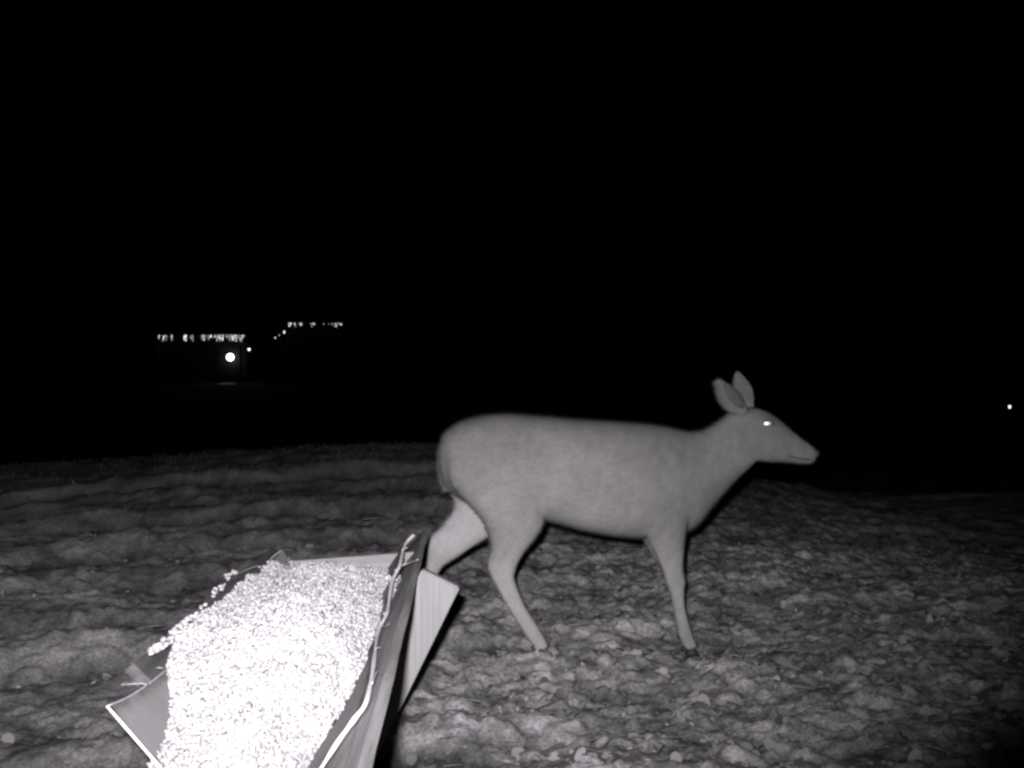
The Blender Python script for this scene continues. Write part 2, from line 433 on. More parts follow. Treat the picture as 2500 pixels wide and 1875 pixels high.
pos = TT(off, yy, z)
ks = rng.uniform(0.0048, 0.0086, n)
tones = np.clip(rng.normal(0.44, 0.085, n), 0.2, 0.62)
R = rot_mats(rng.uniform(0, 6.28, n), rng.normal(0, 0.5, n), rng.uniform(0, 6.28, n))
depth = pos[:, 1]
# the 260 that show largest stay single kernels
order = np.argsort(depth + 0.02 * layer * 10 + np.where(layer > 0.15, 5, 0) + np.where(depth < 1.5, 9, 0))
single = order[:230]; rest = np.ones(n, bool); rest[single] = False
me = scatter_mesh('corn_heap', kv, kf, pos[rest], R[rest], np.repeat(ks[rest][:, None], 3, 1), tones[rest], M_corn)
# bed under the kernels
gu, gyy = np.meshgrid(np.linspace(0, 1, 60), np.linspace(Y0 + 0.062, Y_END - 0.034, 200))
bo, bz = corn_surface(gu, gyy)
bed = TT(bo, gyy, bz - 0.0042).reshape(-1, 3)
ii = np.arange(60 * 200).reshape(200, 60)
bedf = np.stack([ii[:-1, :-1], ii[:-1, 1:], ii[1:, 1:], ii[1:, :-1]], -1).reshape(-1, 4)
heap = link('corn_heap', me)
tag(heap, 'heap of pale shelled corn kernels glaring in the wooden trough', 'corn', kind='stuff')
bme = np_mesh('corn_bed', bed, bedf)
ca = bme.color_attributes.new('tone', 'FLOAT_COLOR', 'POINT')
ca.data.foreach_set('color', np.tile(np.array([0.46, 0.452, 0.46, 1], np.float32), len(bed)))
link('corn_bed', bme, M_corn, heap, smooth=True)
kmeshes = []
for t_ in (0.36, 0.43, 0.5):
    km = np_mesh('corn_kernel', kv, kf)
    mk = mat('corn kernel skin', rough=0.45, spec=0.4, base=(t_, t_ * 0.98, t_)); km.materials.append(mk); kmeshes.append(km)
def kernel(p, Rm, s, label, group):
    o = bpy.data.objects.new('corn_kernel', random.choice(kmeshes)); COL.objects.link(o)
    o.matrix_world = Matrix.Translation(Vector(p)) @ Matrix([list(r) for r in Rm]).to_4x4() @ Matrix.Scale(s, 4)
    tag(o, label, 'corn kernel', group)
for i in single:
    kernel(pos[i] + np.array([0, 0, 0.002]), R[i], float(ks[i]), 'single pale corn kernel on the near surface of the heap', 'corn kernels on the heap')
# clumps of kernels stranded along the top of the left side
clumps = [((363, 1600), (422, 1560), 22), ((415, 1555), (432, 1535), 8), ((430, 1538), (500, 1492), 24), ((520, 1455), (548, 1428), 9), ((548, 1412), (575, 1396), 14), ((495, 1478), (500, 1478), 1)]
for (a, b, k) in clumps:
    for i in range(k):
        t_ = (i + 0.5) / k
        px, py = a[0] + (b[0] - a[0]) * t_ + random.gauss(0, 4), a[1] + (b[1] - a[1]) * t_ + random.gauss(0, 4)
        # intersect the sight line with the rim plane once to find where it lies, then rest it there
        Y = (CAM_H - (RIM + 0.006)) * FPX / (py - HY)
        p = P(px, py, Y); p.z += random.uniform(-0.001, 0.006)
        kernel(p, rot_mats(np.array([random.uniform(0, 6.28)]), np.array([random.gauss(0, .4)]), np.array([random.uniform(0, 6.28)]))[0],
               random.uniform(0.0075, 0.0098), 'corn kernel in a clump on the left rim of the trough', 'corn kernels stranded on the left rim')

# ------------------------------------------------------------------ torn feed sack lining the trough
liner = empty('feed_sack_liner', T((R_OFF + L_OFF) / 2, 1.6, RIM - DEEP))
tag(liner, 'torn grey plastic sack lining the trough, with a white hem along its right edge', 'liner')
def hit(fn, px, py, lift):
    """point of the plane fn (a side of the trough) seen at px, py"""
    o = Vector((0, 0, CAM_H)); d = (P(px, py, 1.0) - o)
    a, b, c = fn(0, 1.0, lift), fn(0.1, 1.0, lift), fn(0, 2.0, lift)
    nrm = (b - a).cross(c - a); t = (a - o).dot(nrm) / d.dot(nrm)
    return o + d * t
cord_px = [(1012, 1304, .40), (988, 1332, .42), (975, 1383, .44), (957, 1420, .46), (948, 1480, .48), (941, 1505, .49), (922, 1545, .50), (915, 1600, .51), (908, 1650, .51), (893, 1716, .50), (868, 1752, .505), (838, 1792, .52), (800, 1850, .55), (770, 1900, .58)]
def clear_h(x, y, h, gap=0.012):
    # keep the edge a finger's width inside the right side
    k = (1128 - x) / (y - HY); tn = math.tan(FR)
    return min(h, (tn * H + R_OFF - gap) / (tn - k)) if tn > k else h
cord = [P(x, y, clear_h(x, y, h) * FPX / (y - HY)) for (x, y, h) in cord_px]      # h = height below the lens of the standing edge
bm = bmesh.new()
cs = spline(cord, 5)
add_tube(bm, cs, [0.0044 - 0.0014 * i / len(cs) + 0.0007 * math.sin(i * 0.9) for i in range(len(cs))], 8)
hem = from_bm('hem', bm, M_hem, liner, True); hem['label'] = 'bright white frayed hem of the sack'
# sheet on the right: from the hem down the side and under the corn
def strip(edge, fn_down, n=8, th=0.0012):
    bm = bmesh.new(); rows = []
    for p in edge: rows.append([bm.verts.new(q) for q in fn_down(p, n)])
    for a, b in zip(rows, rows[1:]):
        for k in range(n): bm.faces.new((a[k], a[k + 1], b[k + 1], b[k]))
    bmesh.ops.solidify(bm, geom=bm.faces[:], thickness=th)
    return bm
downR = (RW(1, 1) - RW(0, 1)).normalized(); downL = (LW(1, 1) - LW(0, 1)).normalized()
nR = (RW(0, 1, 1) - RW(0, 1)).normalized()
def right_down(p, n):
    out = []
    bottom = RIM - DEEP + 0.02
    L = max(0.02, (p.z - bottom) / abs(downR.z))
    for k in range(n + 1):
        t = k / n; out.append(p + downR * L * t - nR * 0.007 * min(1, t * 3) + nR * 0.002 * math.sin(p.y * 40 + t * 6))
    return out
from_bm('sheet', strip(cs, right_down), M_sheet, liner, True)
# left: stands up along the left side, slanting near edge
left_px = [(640, 1385, .03), (600, 1420, .03), (530, 1490, .03), (478, 1545, .025), (450, 1575, .012), (436, 1592, 0), (418, 1625, 0), (385, 1652, 0), (360, 1672, 0), (310, 1703, 0), (262, 1724, 0)]
left = [hit(LW, x, y, 0.012) + downL * dn for (x, y, dn) in left_px]
ls_ = spline(left, 4)
def left_down(p, n):
    bottom = RIM - DEEP + 0.02
    L = max(0.02, (p.z - bottom) / abs(downL.z))
    near = max(0.0, (1.62 - p.y))
    return [p + downL * L * k / n - Vector((0, near * 0.55 * (k / n), 0)) for k in range(n + 1)]
from_bm('sheet', strip(ls_, left_down), M_sheet, liner, True)
bm = bmesh.new(); add_tube(bm, ls_, 0.0013, 6); from_bm('hem', bm, M_hemdim, liner, True)
bm = bmesh.new(); near_edge = left_down(ls_[-1], 8); add_tube(bm, [v + Vector((0, -0.002, 0.001)) for v in near_edge], 0.0021, 8)
e = from_bm('hem', bm, M_hem, liner, True); e['label'] = 'bright near edge of the sack'
bm = bmesh.new()
fp = [P(636, 1408, 2.70), P(690, 1341, 2.86), P(712, 1384, 2.89), P(690, 1425, 2.80)]
vs_ = [bm.verts.new(v) for v in fp]; bm.faces.new(vs_); bmesh.ops.solidify(bm, geom=bm.faces[:], thickness=0.0014)
from_bm('corner_flap', bm, M_sheet, liner)
bm = bmesh.new(); add_tube(bm, spline([P(632, 1384, 2.69), P(648, 1383, 2.74), P(664, 1362, 2.80), P(690, 1341, 2.86)], 4), 0.0022, 6); from_bm('hem', bm, M_hemdim, liner, True)
# frayed threads and straw along the hems
def thread(pts, r, m=M_hem):
    bm = bmesh.new(); q = spline(pts, 4); add_tube(bm, q, [r * (1.15 - 0.85 * i / (len(q) - 1)) for i in range(len(q))], 5); from_bm('frayed_thread', bm, m, liner, True)
def hp(fn, x, y, l): return hit(fn, x, y, l)
def PH(x, y, h): return P(x, y, clear_h(x, y, h, 0.014) * FPX / (y - HY))
thread([PH(973, 1384, .44), PH(990, 1377, .44), PH(1022, 1366, .441)], 0.0020)
thread([PH(908, 1670, .505), PH(919, 1641, .495), PH(928, 1643, .485), PH(942, 1651, .475)], 0.0011, M_hemdim)
thread([PH(930, 1532, .495), PH(943, 1528, .49), PH(950, 1522, .48)], 0.0013, M_hemdim)
for (x, y, h) in ((944, 1492, .485), (989, 1336, .42), (972, 1386, .44), (921, 1580, .51)):
    thread([PH(x - 7, y + 7, h), PH(x, y + 2, h - .003), PH(x + 6, y + 1, h - .004)], 0.0016)
thread([hp(LW, 360, 1672, 0.016), hp(LW, 345, 1669, 0.018), hp(LW, 320, 1670, 0.016), hp(LW, 296, 1671, 0.012)], 0.0016, M_hemdim)
thread([P(634, 1382, 2.70), P(620, 1384, 2.66), P(595, 1394, 2.6), P(575, 1402, 2.55)], 0.0018, M_hemdim)
thread([hp(LW, 400, 1632, 0.012), hp(LW, 388, 1630, 0.012), hp(LW, 380, 1632, 0.006)], 0.0010, M_hemdim)

# ------------------------------------------------------------------ deer
DY = 3.99
def ring_loft(bm, rows, n=56):
    """rows: ((px,py),(px,py), half width, centre y offset [, superellipse]) -> closed tube through ellipses"""
    rings = []
    for row in rows:
        (a, b, hw, yo) = row[:4]
        Y = DY + yo; A = P(*a, Y); B = P(*b, Y); c = (A + B) / 2; h = (A - B) / 2
        ring = []
        for k in range(n):
            t = 2 * math.pi * k / n; e = 0.88
            ct, st = math.cos(t), math.sin(t)
            ct = math.copysign(abs(ct) ** e, ct); st = math.copysign(abs(st) ** e, st)
            ring.append(bm.verts.new(c + h * ct + Vector((0, hw * st, 0))))
        rings.append(ring)
    for r0, r1 in zip(rings, rings[1:]):
        for k in range(n): bm.faces.new((r0[k], r0[(k + 1) % n], r1[(k + 1) % n], r1[k]))
    bm.faces.new(rings[0][::-1]); bm.faces.new(rings[-1])
bm = bmesh.new()
def dense(rows, m=3):
    """Catmull-Rom between rows so the loft is smooth"""
    vec = [Vector((*r[0], 0)) for r in rows]; vb = [Vector((*r[1], 0)) for r in rows]; ve = [Vector((r[2], r[3], 0)) for r in rows]
    a, b, c = spline(vec, m), spline(vb, m), spline(ve, m)
    return [((p.x, p.y), (q.x, q.y), max(r.x, 0.006), r.y) for p, q, r in zip(a, b, c)]
trunk = [((1074, 1085), (1078, 1150), .045, 0), ((1092, 1052), (1096, 1190), .095, 0), ((1130, 1028), (1145, 1225), .14, 0), ((1185, 1014), (1205, 1250), .165, 0),
         ((1250, 1011), (1270, 1258), .17, 0), ((1330, 1017), (1343, 1270), .168, 0), ((1400, 1023), (1405, 1287), .182, 0), ((1480, 1028), (1480, 1303), .178, 0),
         ((1560, 1033), (1562, 1311), .165, 0), ((1630, 1042), (1638, 1305), .142, 0), ((1682, 1054), (1698, 1284), .112, 0), ((1722, 1048), (1748, 1224), .085, 0),
         ((1758, 1026), (1795, 1174), .066, 0), ((1786, 1004), (1836, 1136), .055, 0), ((1808, 998), (1850, 1118), .045, 0)]
head = [((1796, 1002), (1806, 1088), .040, 0), ((1825, 995), (1832, 1118), .056, 0), ((1862, 1000), (1866, 1127), .061, 0), ((1898, 1020), (1898, 1128), .052, 0),
        ((1932, 1050), (1930, 1130), .038, 0), ((1960, 1072), (1956, 1133), .031, 0), ((1982, 1088), (1978, 1133), .027, 0), ((1994, 1100), (1990, 1126), .016, 0)]
hind_near = [((1092, 1100), (1270, 1110), .055, -.085), ((1100, 1170), (1310, 1190), .078, -.09), ((1135, 1215), (1330, 1262), .075, -.092), ((1180, 1265), (1312, 1306), .058, -.095),
             ((1201, 1325), (1276, 1352), .040, -.098), ((1193, 1380), (1252, 1396), .029, -.1), ((1210, 1422), (1256, 1424), .023, -.1), ((1246, 1488), (1280, 1480), .018, -.1),
             ((1284, 1548), (1316, 1537), .020, -.1), ((1301, 1573), (1331, 1564), .017, -.1), ((1308, 1586), (1338, 1580), .019, -.1)]
hind_far = [((1092, 1100), (1260, 1120), .05, .08), ((1098, 1180), (1255, 1240), .065, .088), ((1112, 1232), (1215, 1295), .052, .092), ((1084, 1280), (1156, 1332), .037, .095),
            ((1052, 1320), (1098, 1366), .028, .095), ((1042, 1368), (1076, 1384), .021, .095), ((1022, 1430), (1049, 1438), .017, .095), ((998, 1492), (1026, 1500), .019, .095),
            ((994, 1518), (1020, 1520), .016, .095), ((998, 1540), (1026, 1536), .018, .095)]
fore_near = [((1570, 1110), (1680, 1120), .045, -.07), ((1566, 1210), (1688, 1220), .055, -.08), ((1580, 1300), (1674, 1300), .046, -.085), ((1601, 1352), (1669, 1352), .033, -.085),
             ((1622, 1398), (1665, 1398), .024, -.085), ((1627, 1420), (1671, 1418), .027, -.085), ((1637, 1444), (1668, 1442), .022, -.085), ((1646, 1490), (1672, 1487), .0165, -.085), ((1657, 1546), (1686, 1540), .019, -.085),
             ((1666, 1568), (1693, 1560), .016, -.085), ((1673, 1584), (1702, 1578), .018, -.085)]
fore_far = [((1570, 1110), (1680, 1120), .045, .07), ((1562, 1210), (1684, 1220), .055, .08), ((1570, 1300), (1668, 1300), .044, .085), ((1592, 1352), (1662, 1352), .032, .085),
            ((1630, 1404), (1670, 1402), .025, .085), ((1636, 1428), (1668, 1426), .023, .085), ((1645, 1475), (1669, 1474), .0165, .085), ((1650, 1522), (1677, 1520), .018, .085),
            ((1658, 1543), (1684, 1538), .016, .085), ((1664, 1556), (1692, 1552), .018, .085)]
tail = [((1094, 1062), (1116, 1082), .024, 0), ((1074, 1090), (1104, 1100), .034, 0), ((1070, 1130), (1102, 1134), .032, 0), ((1078, 1170), (1104, 1172), .026, 0), ((1090, 1200), (1106, 1200), .012, 0)]
shoulder = [((1628, 1075), (1640, 1085), .02, -.085), ((1604, 1095), (1664, 1106), .034, -.094), ((1592, 1145), (1680, 1152), .042, -.098), ((1588, 1200), (1688, 1205), .044, -.095), ((1590, 1255), (1680, 1254), .036, -.088), ((1600, 1285), (1668, 1284), .02, -.08)]
haunch = [((1135, 1070), (1180, 1060), .03, -.085), ((1115, 1110), (1230, 1095), .045, -.102), ((1118, 1160), (1275, 1150), .05, -.113), ((1145, 1205), (1300, 1210), .045, -.115), ((1185, 1245), (1300, 1262), .03, -.108)]
for rows in (shoulder, haunch): ring_loft(bm, dense(rows)); ring_loft(bm, dense([(a, b, w_, -y_) for a, b, w_, y_ in rows]))
def stout(rows, k0, f):
    out = []
    for i, (a, b, w_, y_) in enumerate(rows):
        g = f if i >= k0 else 1.0; mx, my = (a[0] + b[0]) / 2, (a[1] + b[1]) / 2
        out.append(((mx + (a[0] - mx) * g, my + (a[1] - my) * g), (mx + (b[0] - mx) * g, my + (b[1] - my) * g), w_ * g, y_))
    return out
hind_near, hind_far, fore_near, fore_far = stout(hind_near, 5, 1.14), stout(hind_far, 4, 1.14), stout(fore_near, 4, 1.12), stout(fore_far, 4, 1.1)
for rows in (trunk, head, hind_near, hind_far, fore_near, fore_far, tail):
    ring_loft(bm, dense(rows))
# ears: leaf-shaped cups
def ear(bx, by, tx, ty, yo, tipo):
    B = P(bx, by, DY + yo); Tt = P(tx, ty, DY + yo + tipo); ax = (Tt - B); Lr = ax.length; ax.normalize()
    s = ax.cross(Vector((0, 1, 0))).normalized()
    rings = []
    for t, wd in ((0, .020), (.12, .027), (.3, .037), (.5, .040), (.7, .033), (.88, .018), (1, .006)):
        c = B + ax * Lr * t; ring = []
        for k in range(14):
            a = 2 * math.pi * k / 14
            ring.append(bm.verts.new(c + s * wd * math.cos(a) + Vector((0, 1, 0)) * (0.0085 * math.sin(a) + (0.35 if yo < 0 else -0.35) * wd * math.cos(a) ** 2)))
        rings.append(ring)
    for r0, r1 in zip(rings, rings[1:]):
        for k in range(14): bm.faces.new((r0[k], r0[(k + 1) % 14], r1[(k + 1) % 14], r1[k]))
    bm.faces.new(rings[0][::-1]); bm.faces.new(rings[-1])
ear(1820, 1012, 1752, 926, -0.045, -0.05)
ear(1828, 1004, 1800, 905, 0.045, 0.05)
bmesh.ops.recalc_face_normals(bm, faces=bm.faces[:])
tmp = bpy.data.meshes.new('deer_cage'); bm.to_mesh(tmp); bm.free()
to = bpy.data.objects.new('deer_cage', tmp); COL.objects.link(to)
md = to.modifiers.new('r', 'REMESH'); md.mode = 'VOXEL'; md.voxel_size = 0.0055
ms = to.modifiers.new('s', 'SMOOTH'); ms.iterations = 14; ms.factor = 0.5
dg = bpy.context.evaluated_depsgraph_get(); dg.update()
body_me = bpy.data.meshes.new_from_object(to.evaluated_get(dg)); body_me.name = 'body'
bpy.data.objects.remove(to)

nv = len(body_me.vertices)
co = np.empty(nv * 3, np.float32); body_me.vertices.foreach_get('co', co); co = co.reshape(-1, 3)
no = np.empty(nv * 3, np.float32); body_me.vertices.foreach_get('normal', no); no = no.reshape(-1, 3)
def px_of(c):
    return CX + c[:, 0] / DY * FPX, HY - (c[:, 2] - CAM_H) / DY * FPX
def coat_tone(c, nrm):
    x, y = px_of(c)
    t = 0.255 + 0.035 * vnoise(c[:, 0] * 7, c[:, 2] * 7, 81) + 0.03 * vnoise(c[:, 0] * 34, c[:, 2] * 20, 82)
    t = t + 0.06 * sstep(0.1, -0.9, nrm[:, 2]) * sstep(1150, 1270, y)              # pale belly
    t = t + 0.05 * sstep(1090, 1260, y) * sstep(1750, 1500, x)                     # flanks paler than the back
    t = t + 0.19 * sstep(0.0, 0.9, -nrm[:, 1]) * (c[:, 1] > DY + 0.02) * sstep(1170, 1230, y) * sstep(1400, 1310, y) * sstep(1250, 1200, x)   # white inner thigh
    t = t + 0.09 * np.exp(-((x - 1068) / 30) ** 2 - ((y - 1150) / 60) ** 2)         # pale rump patch
    t = t + 0.07 * np.exp(-((x - 1840) / 60) ** 2 - ((y - 1125) / 18) ** 2)         # throat patch
    t = t - 0.035 * sstep(1150, 1000, y) * sstep(1760, 1700, x)                     # darker back
    t = t - 0.07 * np.exp(-((x - 1890) / 50) ** 2 - ((y - 1015) / 30) ** 2)         # dark forehead
    t = t - 0.05 * sstep(1010, 960, y)                                               # dark ears
    t = t + 0.06 * sstep(1290, 1400, y) * sstep(1500, 1400, x) + 0.03 * sstep(1330, 1430, y)   # pale lower legs
    t = t * (1 - 0.27 * sstep(1380, 1640, x) * sstep(1400, 1250, y) - 0.10 * sstep(1720, 1860, x))   # greyer forequarters, neck and face: part coat, part flash falloff painted in
    return np.clip(t, 0.08, 0.5)
def set_tone(me, t):
    ca = me.color_attributes.new('tone', 'FLOAT_COLOR', 'POINT')
    ca.data.foreach_set('color', np.stack([t, t * 0.985, t, np.ones_like(t)], -1).astype(np.float32).ravel())
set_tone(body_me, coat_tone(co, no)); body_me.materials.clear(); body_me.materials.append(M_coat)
deer = empty('deer', (0.35, DY, 0))
tag(deer, 'antlerless deer walking to the right behind the corn trough', 'deer')
link('body', body_me, None, deer, True)
# short coat: fine blades lying back along the body
npoly = len(body_me.polygons)
fc = np.empty(npoly * 3, np.float32); body_me.polygons.foreach_get('center', fc); fc = fc.reshape(-1, 3)
fn_ = np.empty(npoly * 3, np.float32); body_me.polygons.foreach_get('normal', fn_); fn_ = fn_.reshape(-1, 3)
fa = np.empty(npoly, np.float32); body_me.polygons.foreach_get('area', fa)
NB = 260000
pick = rng.choice(npoly, NB, p=fa / fa.sum())
bp_ = fc[pick] + rng.normal(0, 0.002, (NB, 3)); bn = fn_[pick]
bx_, by_ = px_of(bp_)
legness = sstep(1300, 1360, by_)
flow = np.stack([-1.0 + 0.9 * legness, np.zeros(NB), -0.45 - 0.6 * legness], -1) + rng.normal(0, 0.22, (NB, 3))
flow = flow - bn * np.sum(flow * bn, 1, keepdims=True); flow /= np.linalg.norm(flow, axis=1, keepdims=True) + 1e-6
dirv = flow * 0.92 + bn * np.where(rng.random((NB, 1)) < 0.25, rng.uniform(0.3, 0.75, (NB, 1)), rng.uniform(0.08, 0.3, (NB, 1)))
ln = (rng.uniform(0.014, 0.030, NB) * (1 - 0.55 * legness) * (1 - 0.5 * sstep(1760, 1820, bx_)))[:, None]
side = np.cross(bn, flow) * 0.0008
V = np.stack([bp_ + side - bn * 0.002, bp_ - side - bn * 0.002, bp_ + dirv * ln], 1).reshape(-1, 3)
F = np.arange(NB * 3).reshape(-1, 3)
cme = np_mesh('coat', V, F)
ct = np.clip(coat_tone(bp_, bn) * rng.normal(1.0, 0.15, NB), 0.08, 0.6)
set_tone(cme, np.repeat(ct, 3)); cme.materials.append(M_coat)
cme.normals_split_custom_set_from_vertices(np.repeat(bn, 3, 0).tolist())
coat = link('coat', cme, None, deer); coat['kind'] = 'stuff'
# hooves with two toes and dewclaws
def hoof(ax, ay, tx, ty, yo):
    """from pastern centre to toe tip, pixels"""
    bm = bmesh.new(); Y = DY + yo
    A = P(ax, ay, Y); B = P(tx, ty, Y); d = (B - A)
    for s in (-1, 1):
        k = Vector((0, s * 0.011, 0))
        up = Vector((0, 0, 1)); fw = Vector((1, 0, 0))
        c0 = A + k
        pts = [c0 + fw * -0.024 + up * -0.028, c0 + fw * 0.02 + up * -0.028 + d * 0.3, B + k * 0.6 + fw * 0.004, c0 + fw * -0.02]
        add_hexa(bm, [Vector((A.x - .022, Y + s * .012 - .009, B.z)), Vector((B.x + .012, Y + s * .008 - .005, B.z)), Vector((B.x + .012, Y + s * .008 + .005, B.z)), Vector((A.x - .022, Y + s * .012 + .009, B.z)),
                      Vector((A.x - .016, Y + s * .010 - .009, A.z)), Vector((A.x + .014, Y + s * .010 - .008, A.z)), Vector((A.x + .014, Y + s * .010 + .008, A.z)), Vector((A.x - .016, Y + s * .010 + .009, A.z))])
    bmesh.ops.bevel(bm, geom=bm.edges[:], offset=0.003, segments=2, affect='EDGES')
    from_bm('hoof', bm, M_hoof, deer, True)
def dewclaw(x, y, yo):
    for s in (-1, 1):
        bm = bmesh.new(); p = P(x, y, DY + yo) + Vector((0, s * .010, 0))
        add_tube(bm, [p + Vector((.008, 0, .006)), p + Vector((-.002, 0, 0)), p + Vector((-.009, 0, -.010))], [.006, .0055, .002], 6)
        from_bm('dewclaw', bm, M_hoof, deer, True)
hoof(1323, 1582, 1336, 1597, -.1); dewclaw(1304, 1574, -.1)
hoof(1688, 1581, 1702, 1602, -.085); dewclaw(1668, 1582, -.085)
hoof(1014, 1538, 1022, 1560, .095); dewclaw(998, 1520, .095)
hoof(1678, 1553, 1690, 1572, .085); dewclaw(1660, 1552, .085)
# eyes, lids and nose
def ball(name, c, r, m, sc=(1, 1, 1)):
    bm = bmesh.new(); bmesh.ops.create_uvsphere(bm, u_segments=20, v_segments=12, radius=r)
    bmesh.ops.scale(bm, vec=sc, verts=bm.verts); bmesh.ops.translate(bm, vec=c, verts=bm.verts)
    return from_bm(name, bm, m, deer, True)
for s in (-1, 1):
    c = P(1874, 1034, DY + s * 0.050)
    ball('eyelid', c + Vector((0, s * 0.001, 0)), 0.0212, M_lid, (1.15, 0.55, 0.85))
    o = ball('eye', c + Vector((0.001, s * 0.0045, 0)), 0.0205, M_eye, (1.15, 0.56, 0.75))
    if s < 0: o['label'] = 'eye shining white in the flash'
ball('nose', P(1991, 1107, DY), 0.0175, M_nose, (0.85, 1.25, 0.95))
M_inner = mat('inner ear', rough=0.9, spec=0.1, base=(0.09, 0.088, 0.09))
def inner_ear(bx, by, tx, ty, yo, tipo, off):
    bm = bmesh.new(); B = P(bx, by, DY + yo); Tt = P(tx, ty, DY + yo + tipo); ax = (Tt - B); Lr = ax.length; ax.normalize()
    s_ = ax.cross(Vector((0, 1, 0))).normalized(); rings = []
    for t, wd in ((.16, .006), (.3, .017), (.5, .021), (.7, .016), (.84, .004)):
        c = B + ax * Lr * t - s_ * 0.006 + Vector((0, off + (0.35 * .04 * .1), 0))
        rings.append([bm.verts.new(c + s_ * wd * math.cos(2 * math.pi * k / 12) + Vector((0, 0.004 * math.sin(2 * math.pi * k / 12), 0))) for k in range(12)])
    for r0, r1 in zip(rings, rings[1:]):
        for k in range(12): bm.faces.new((r0[k], r0[(k + 1) % 12], r1[(k + 1) % 12], r1[k]))
    bm.faces.new(rings[0][::-1]); bm.faces.new(rings[-1]); from_bm('inner_ear', bm, M_inner, deer, True)
inner_ear(1820, 1012, 1752, 926, -0.045, -0.05, -0.010)
bm = bmesh.new(); add_tube(bm, spline([P(1984, 1122, DY - .024), P(1965, 1121, DY - .0325), P(1940, 1117, DY - .037), P(1922, 1112, DY - .041)], 4), [.0022] * 12 + [.001], 6)
from_bm('mouth', bm, M_nose, deer, True)

# ------------------------------------------------------------------ far house with icicle lights
HD = 80.0
def HX(px, Y=HD): return (px - CX) / FPX * Y
def HZ(py, Y=HD): return CAM_H - (py - HY) / FPX * Y
GZH = float(macro(np.array([-20.0]), np.array([80.0]))[0]) - 0.035
M_siding = mat('dark siding', rough=0.8, noise=((0.5, 0.5, 40), 3, 0.010, 0.015))
M_roof = mat('dark shingles', rough=0.9, noise=((3, 3, 3), 4, 0.03, 0.06))
M_trim = mat('painted trim', rough=0.6, noise=((4, 4, 4), 3, 0.05, 0.08))
M_glass = mat('dark window glass', rough=0.1, base=(0.02, 0.02, 0.02), spec=0.5)
M_bulb = emit('lit icicle bulb', (1.0, 0.96, 1.0), 5.0)
M_bulb_dim = emit('dim lit icicle bulb', (1.0, 0.96, 1.0), 1.7)
M_globe = emit('lit porch globe', (1.0, 0.95, 1.0), 7.0)
M_globe2 = emit('lit corner lamp', (1.0, 0.95, 1.0), 2.0)
M_wire = mat('light cable', rough=0.7, base=(0.03, 0.03, 0.03))
house = empty('house', (-20, 84, GZH))
tag(house, 'dark distant house with lights along two eaves, left of centre', 'house')
def hbox(name, lo, hi, m, parent=house):
    bm = bmesh.new(); add_box(bm, lo, hi); return from_bm(name, bm, m, parent)
ez1, ez2 = HZ(822), HZ(791)
wing = (HX(372), HX(604)); main = (HX(640), HX(850))
hbox('wall', (wing[0] + .3, 80.6, GZH - .3), (wing[1] - .2, 88, ez1 - .02), M_siding)
hbox('wall', (main[0] + .8, 81.0, GZH - .3), (main[1] - .25, 90, ez2 - .02), M_siding)
hbox('wall', (wing[1] - .21, 82.0, GZH - .3), (main[0] + .81, 88, ez1 - .4), M_siding)
def roof(x0, x1, y0, y1, z, rise):
    bm = bmesh.new(); ym = (y0 + y1) / 2
    for dz in (0,):
        a = [(x0, y0, z), (x1, y0, z), (x1, y1, z), (x0, y1, z)]
        v = [bm.verts.new(p) for p in a] + [bm.verts.new((x0, y0, z + .12)), bm.verts.new((x1, y0, z + .12)), bm.verts.new((x1, ym, z + rise)), bm.verts.new((x0, ym, z + rise)), bm.verts.new((x1, y1, z + .12)), bm.verts.new((x0, y1, z + .12))]
    for f in ((0, 3, 2, 1), (0, 1, 5, 4), (4, 5, 6, 7), (7, 6, 8, 9), (9, 8, 2, 3), (0, 4, 7, 9, 3), (1, 2, 8, 6, 5)): bm.faces.new([v[i] for i in f])
    return from_bm('roof', bm, M_roof, house)
roof(wing[0], wing[1], 80.0, 88.6, ez1, 1.9); roof(main[0] + .45, main[1], 80.3, 90.6, ez2, 2.4)
roof(wing[1] - .1, main[0] + .6, 81.2, 88.4, ez1 - .42, 1.5)
# door with frame beside the lamp, windows
dx = HX(585)
d = hbox('door', (dx - 1.9, 80.55, GZH + .25), (dx - 1.0, 80.598, GZH + 2.3), M_siding)
hbox('door_handle', (dx - 1.1, 80.50, GZH + 1.2), (dx - 1.04, 80.55, GZH + 1.3), M_wire)
def window(xc, zc, y, w_=.9, h_=1.2):
    f = hbox('window', (xc - w_ / 2, y - .05, zc - h_ / 2), (xc + w_ / 2, y - .002, zc + h_ / 2), M_trim)
    for i in (0, 1):
        for j in (0, 1):
            x0 = xc - w_ / 2 + .06 + i * (w_ / 2 - .03); z0 = zc - h_ / 2 + .06 + j * (h_ / 2 - .03)
            hbox('pane', (x0, y - .062, z0), (x0 + w_ / 2 - .09, y - .051, z0 + h_ / 2 - .09), M_glass)
for xc in (-26.2, -24.6): window(xc, GZH + 1.7, 80.6)
for xc in (-16.6, -14.4): window(xc, GZH + 1.8, 81.0); window(xc, GZH + 3.9, 81.0, .9, 1.0)
hbox('porch_post', (HX(587) - .07, 80.1, GZH), (HX(587) + .07, 80.24, ez1 - .01), M_trim)
hbox('porch_post', (HX(384) - .07, 80.1, GZH), (HX(384) + .07, 80.24, ez1 - .01), M_trim)
hbox('step', (dx - 2.3, 79.9, GZH - .2), (dx - .7, 80.54, GZH + .22), M_trim)
